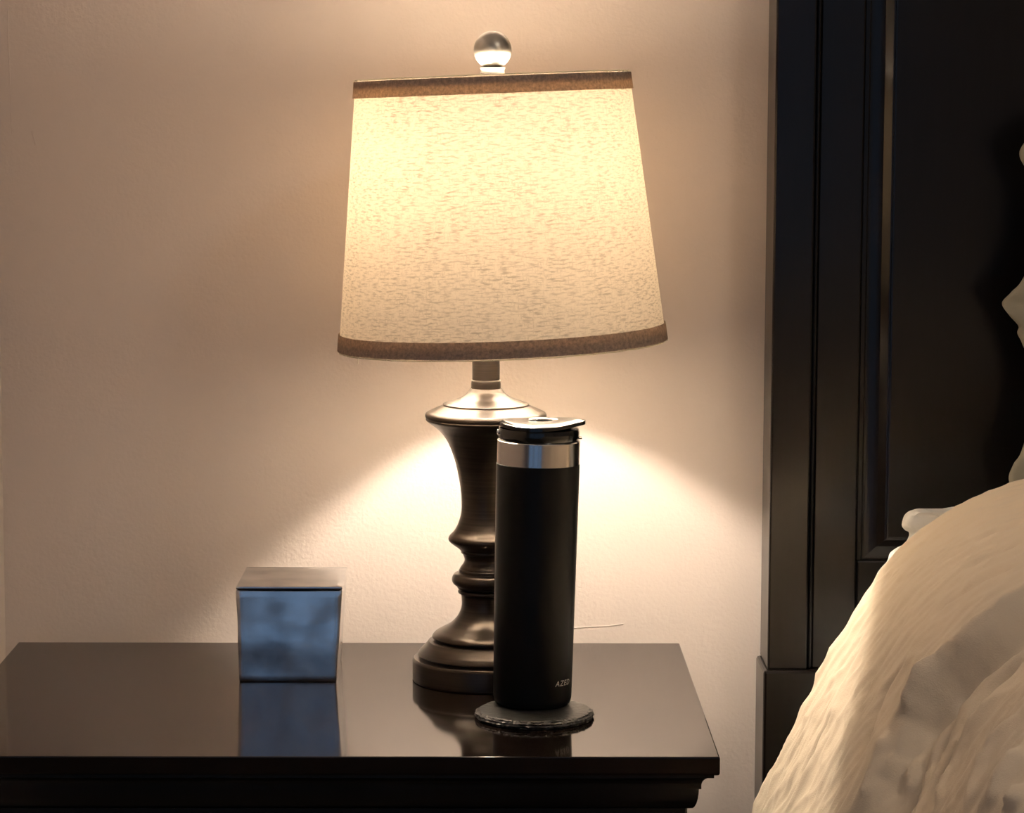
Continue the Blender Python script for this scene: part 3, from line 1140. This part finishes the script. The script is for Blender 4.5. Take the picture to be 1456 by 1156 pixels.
def disp(s, v):
    """outward displacement; s along the section (hem = 0), v from the head end towards the foot"""
    wob = 0.004 * noise.noise(Vector((s * 5, 1.7, v * 2))) + 0.002 * noise.noise(Vector((s * 16, 5.2, v * 9)))
    vr = v + 0.004 * noise.noise(Vector((s * 9, 1.7, v * 4)))
    h = base(s, v, wob)
    for pl_, sa, sb, va, vb, a, w in RID:
        if sa < s < sb and va < vr < vb:
            dd, al = near(pl_, s, vr)
            h += a * math.exp(-(dd / w) ** 1.6) * min(1, 5 * al + 0.1, 5 * (1 - al) + 0.1)
    low = 1 - smooth(0.40, 0.85, s)
    h += (0.4 + 0.6 * low) * 0.0022 * (crinkle(s * 4.5 + v * 2, v * 13 - s * 3.5, 0.5) - 0.3) * smooth(0, 0.06, v)
    h += (0.35 + 0.65 * low) * 0.0026 * (crinkle(s * 9 - v * 3, v * 34 - s * 8, 4.5) - 0.3)
    h += (0.15 + 0.85 * low) * 0.0021 * (crinkle(s * 26, v * 75 - s * 22, 9.5) - 0.3)
    h += 0.0010 * noise.noise(Vector((s * 60, v * 110, 2.5)))
    # drape folds towards the hem
    h += 0.012 * (1 - smooth(0.05, 0.35, s)) * math.sin(v * 17 + 2.0 * noise.noise(Vector((v * 2, 0, 3)))) * smooth(0.05, 0.3, v)
    return h


VMAX = 1.70
vs_ = []
RH = 0.045
for q in range(0, 9):                              # rounded head end
    t = (8 - q) / 8 * math.pi / 2
    vs_.append(('round', t))
NVF = 380
for q in range(1, NVF + 1):
    x = q / NVF
    vs_.append(('flat', VMAX * (0.45 * x + 0.55 * x * x)))
V, Fc = [], []
ns_ = len(S)
nrm = []
for s in S:
    t = samp(s + 0.004) - samp(s - 0.004)
    t.normalize()
    nrm.append(Vector((-t.z, 0, t.x)))
# back wall of the rounded end, going into the bed
rows = [('deep', 0.07), ('deep', 0.04)] + vs_
for kind, val in rows:
    for i, s in enumerate(S):
        p_ = samp(s)
        n_ = nrm[i]
        if kind == 'deep':
            q = p_ - n_ * (RH + val * smooth(0.0, 0.5, s))
            y = YH + RH
            h = 0
        elif kind == 'round':
            q = p_ - n_ * (RH * (1 - math.cos(val)))
            y = YH + RH * math.sin(val)
            h = disp(s, 0.0) * math.cos(val)
        else:
            q = p_
            y = YH - val
            h = disp(s, val)
        q = q + n_ * h
        V.append((q.x, y, q.z))
for r in range(len(rows) - 1):
    for i in range(ns_ - 1):
        a = r * ns_ + i
        Fc.append([a, a + ns_, a + ns_ + 1, a + 1])
duvet = mesh_obj('duvet', V, Fc, M_DUVET, None, 80, label='rumpled cream duvet heaped over the side of the bed', cat='duvet')
so = duvet.modifiers.new('thickness', 'SOLIDIFY')
so.thickness = 0.012
so.offset = -1

# ------------------------------------------------------------------ pillows


def cushion(name, edge_px, yc, right_x, tmax, mat, label, ruffle=0.0, lean=0.0, n=60, flange=0.004, flw=0.08):
    """left outline given by points (top to bottom) at depth yc; inflated towards the middle"""
    pts = [at_y(x, y, yc) for x, y in edge_px]
    edge = catmull(pts, 6)
    m = len(edge) - 1
    ztop, zbot = edge[0].z, edge[-1].z
    V, Fc = [], []
    for sgn in (-1, 1):
        for j, e in enumerate(edge):
            b = j / m
            for i in range(n + 1):
                a = i / n
                a2 = a * a * 0.5 + a * 0.5
                x = e.x + (right_x - e.x) * a2
                w = max(0.0, min(1, (a2 - flw) / (1 - 2 * flw)))
                wb = max(0.0, min(1, (b - 0.03) / 0.94))
                th = flange + tmax * (max(0, 1 - abs(2 * w - 1) ** 2.6) ** 0.6) * (max(0, 1 - abs(2 * wb - 1) ** 2.6) ** 0.6)
                if i in (0, n) or j in (0, m):
                    th = flange * 0.3
                yo = ruffle * (noise.noise(Vector((a2 * 3, e.z * 28, 2.0))) + 0.5 * noise.noise(Vector((a2 * 9, e.z * 60, 7)))) * (1 - smooth(0.0, 0.4, a2))
                zl_ = (e.z - zbot)
                V.append((x, yc + yo + sgn * th + lean * zl_, e.z))
    L = (m + 1) * (n + 1)
    for j in range(m):
        for i in range(n):
            a = j * (n + 1) + i
            q = [a, a + n + 1, a + n + 2, a + 1]
            Fc.append(q)
            Fc.append([L + z for z in q[::-1]])
    loop = [i for i in range(n + 1)] + [j * (n + 1) + n for j in range(1, m + 1)] + [m * (n + 1) + i for i in range(n - 1, -1, -1)] + [j * (n + 1) for j in range(m - 1, 0, -1)]
    for k in range(len(loop)):
        a, b = loop[k], loop[(k + 1) % len(loop)]
        Fc.append([a, b, L + b, L + a])
    return mesh_obj(name, V, Fc, mat, None, 70, label=label, cat='pillow')


cushion('sham_pillow', [(1490, 165), (1464, 192), (1452, 210), (1450, 221), (1455, 233), (1472, 262), (1478, 320), (1456, 393), (1438, 415), (1425, 431), (1433, 447), (1447, 463), (1446, 474), (1456, 493), (1472, 540), (1456, 634), (1440, 660), (1433, 678), (1437, 692), (1452, 716), (1470, 745)],
        -0.125, HX0 + 0.80, 0.035, M_SHAM, 'sage beige pillow sham standing against the headboard at the right edge', ruffle=0.012, flange=0.003)
cushion('pillow', [(1400, 735), (1345, 738), (1318, 730), (1300, 726), (1288, 733), (1283, 746), (1286, 753), (1293, 757), (1294, 765), (1288, 775), (1277, 780), (1266, 787), (1261, 797), (1252, 808), (1246, 822), (1250, 850)],
        -0.225, HX0 + 0.72, 0.060, M_WHITE, 'white pillow corner peeking out between the duvet and the headboard', ruffle=0.012, flange=0.012, flw=0.05)
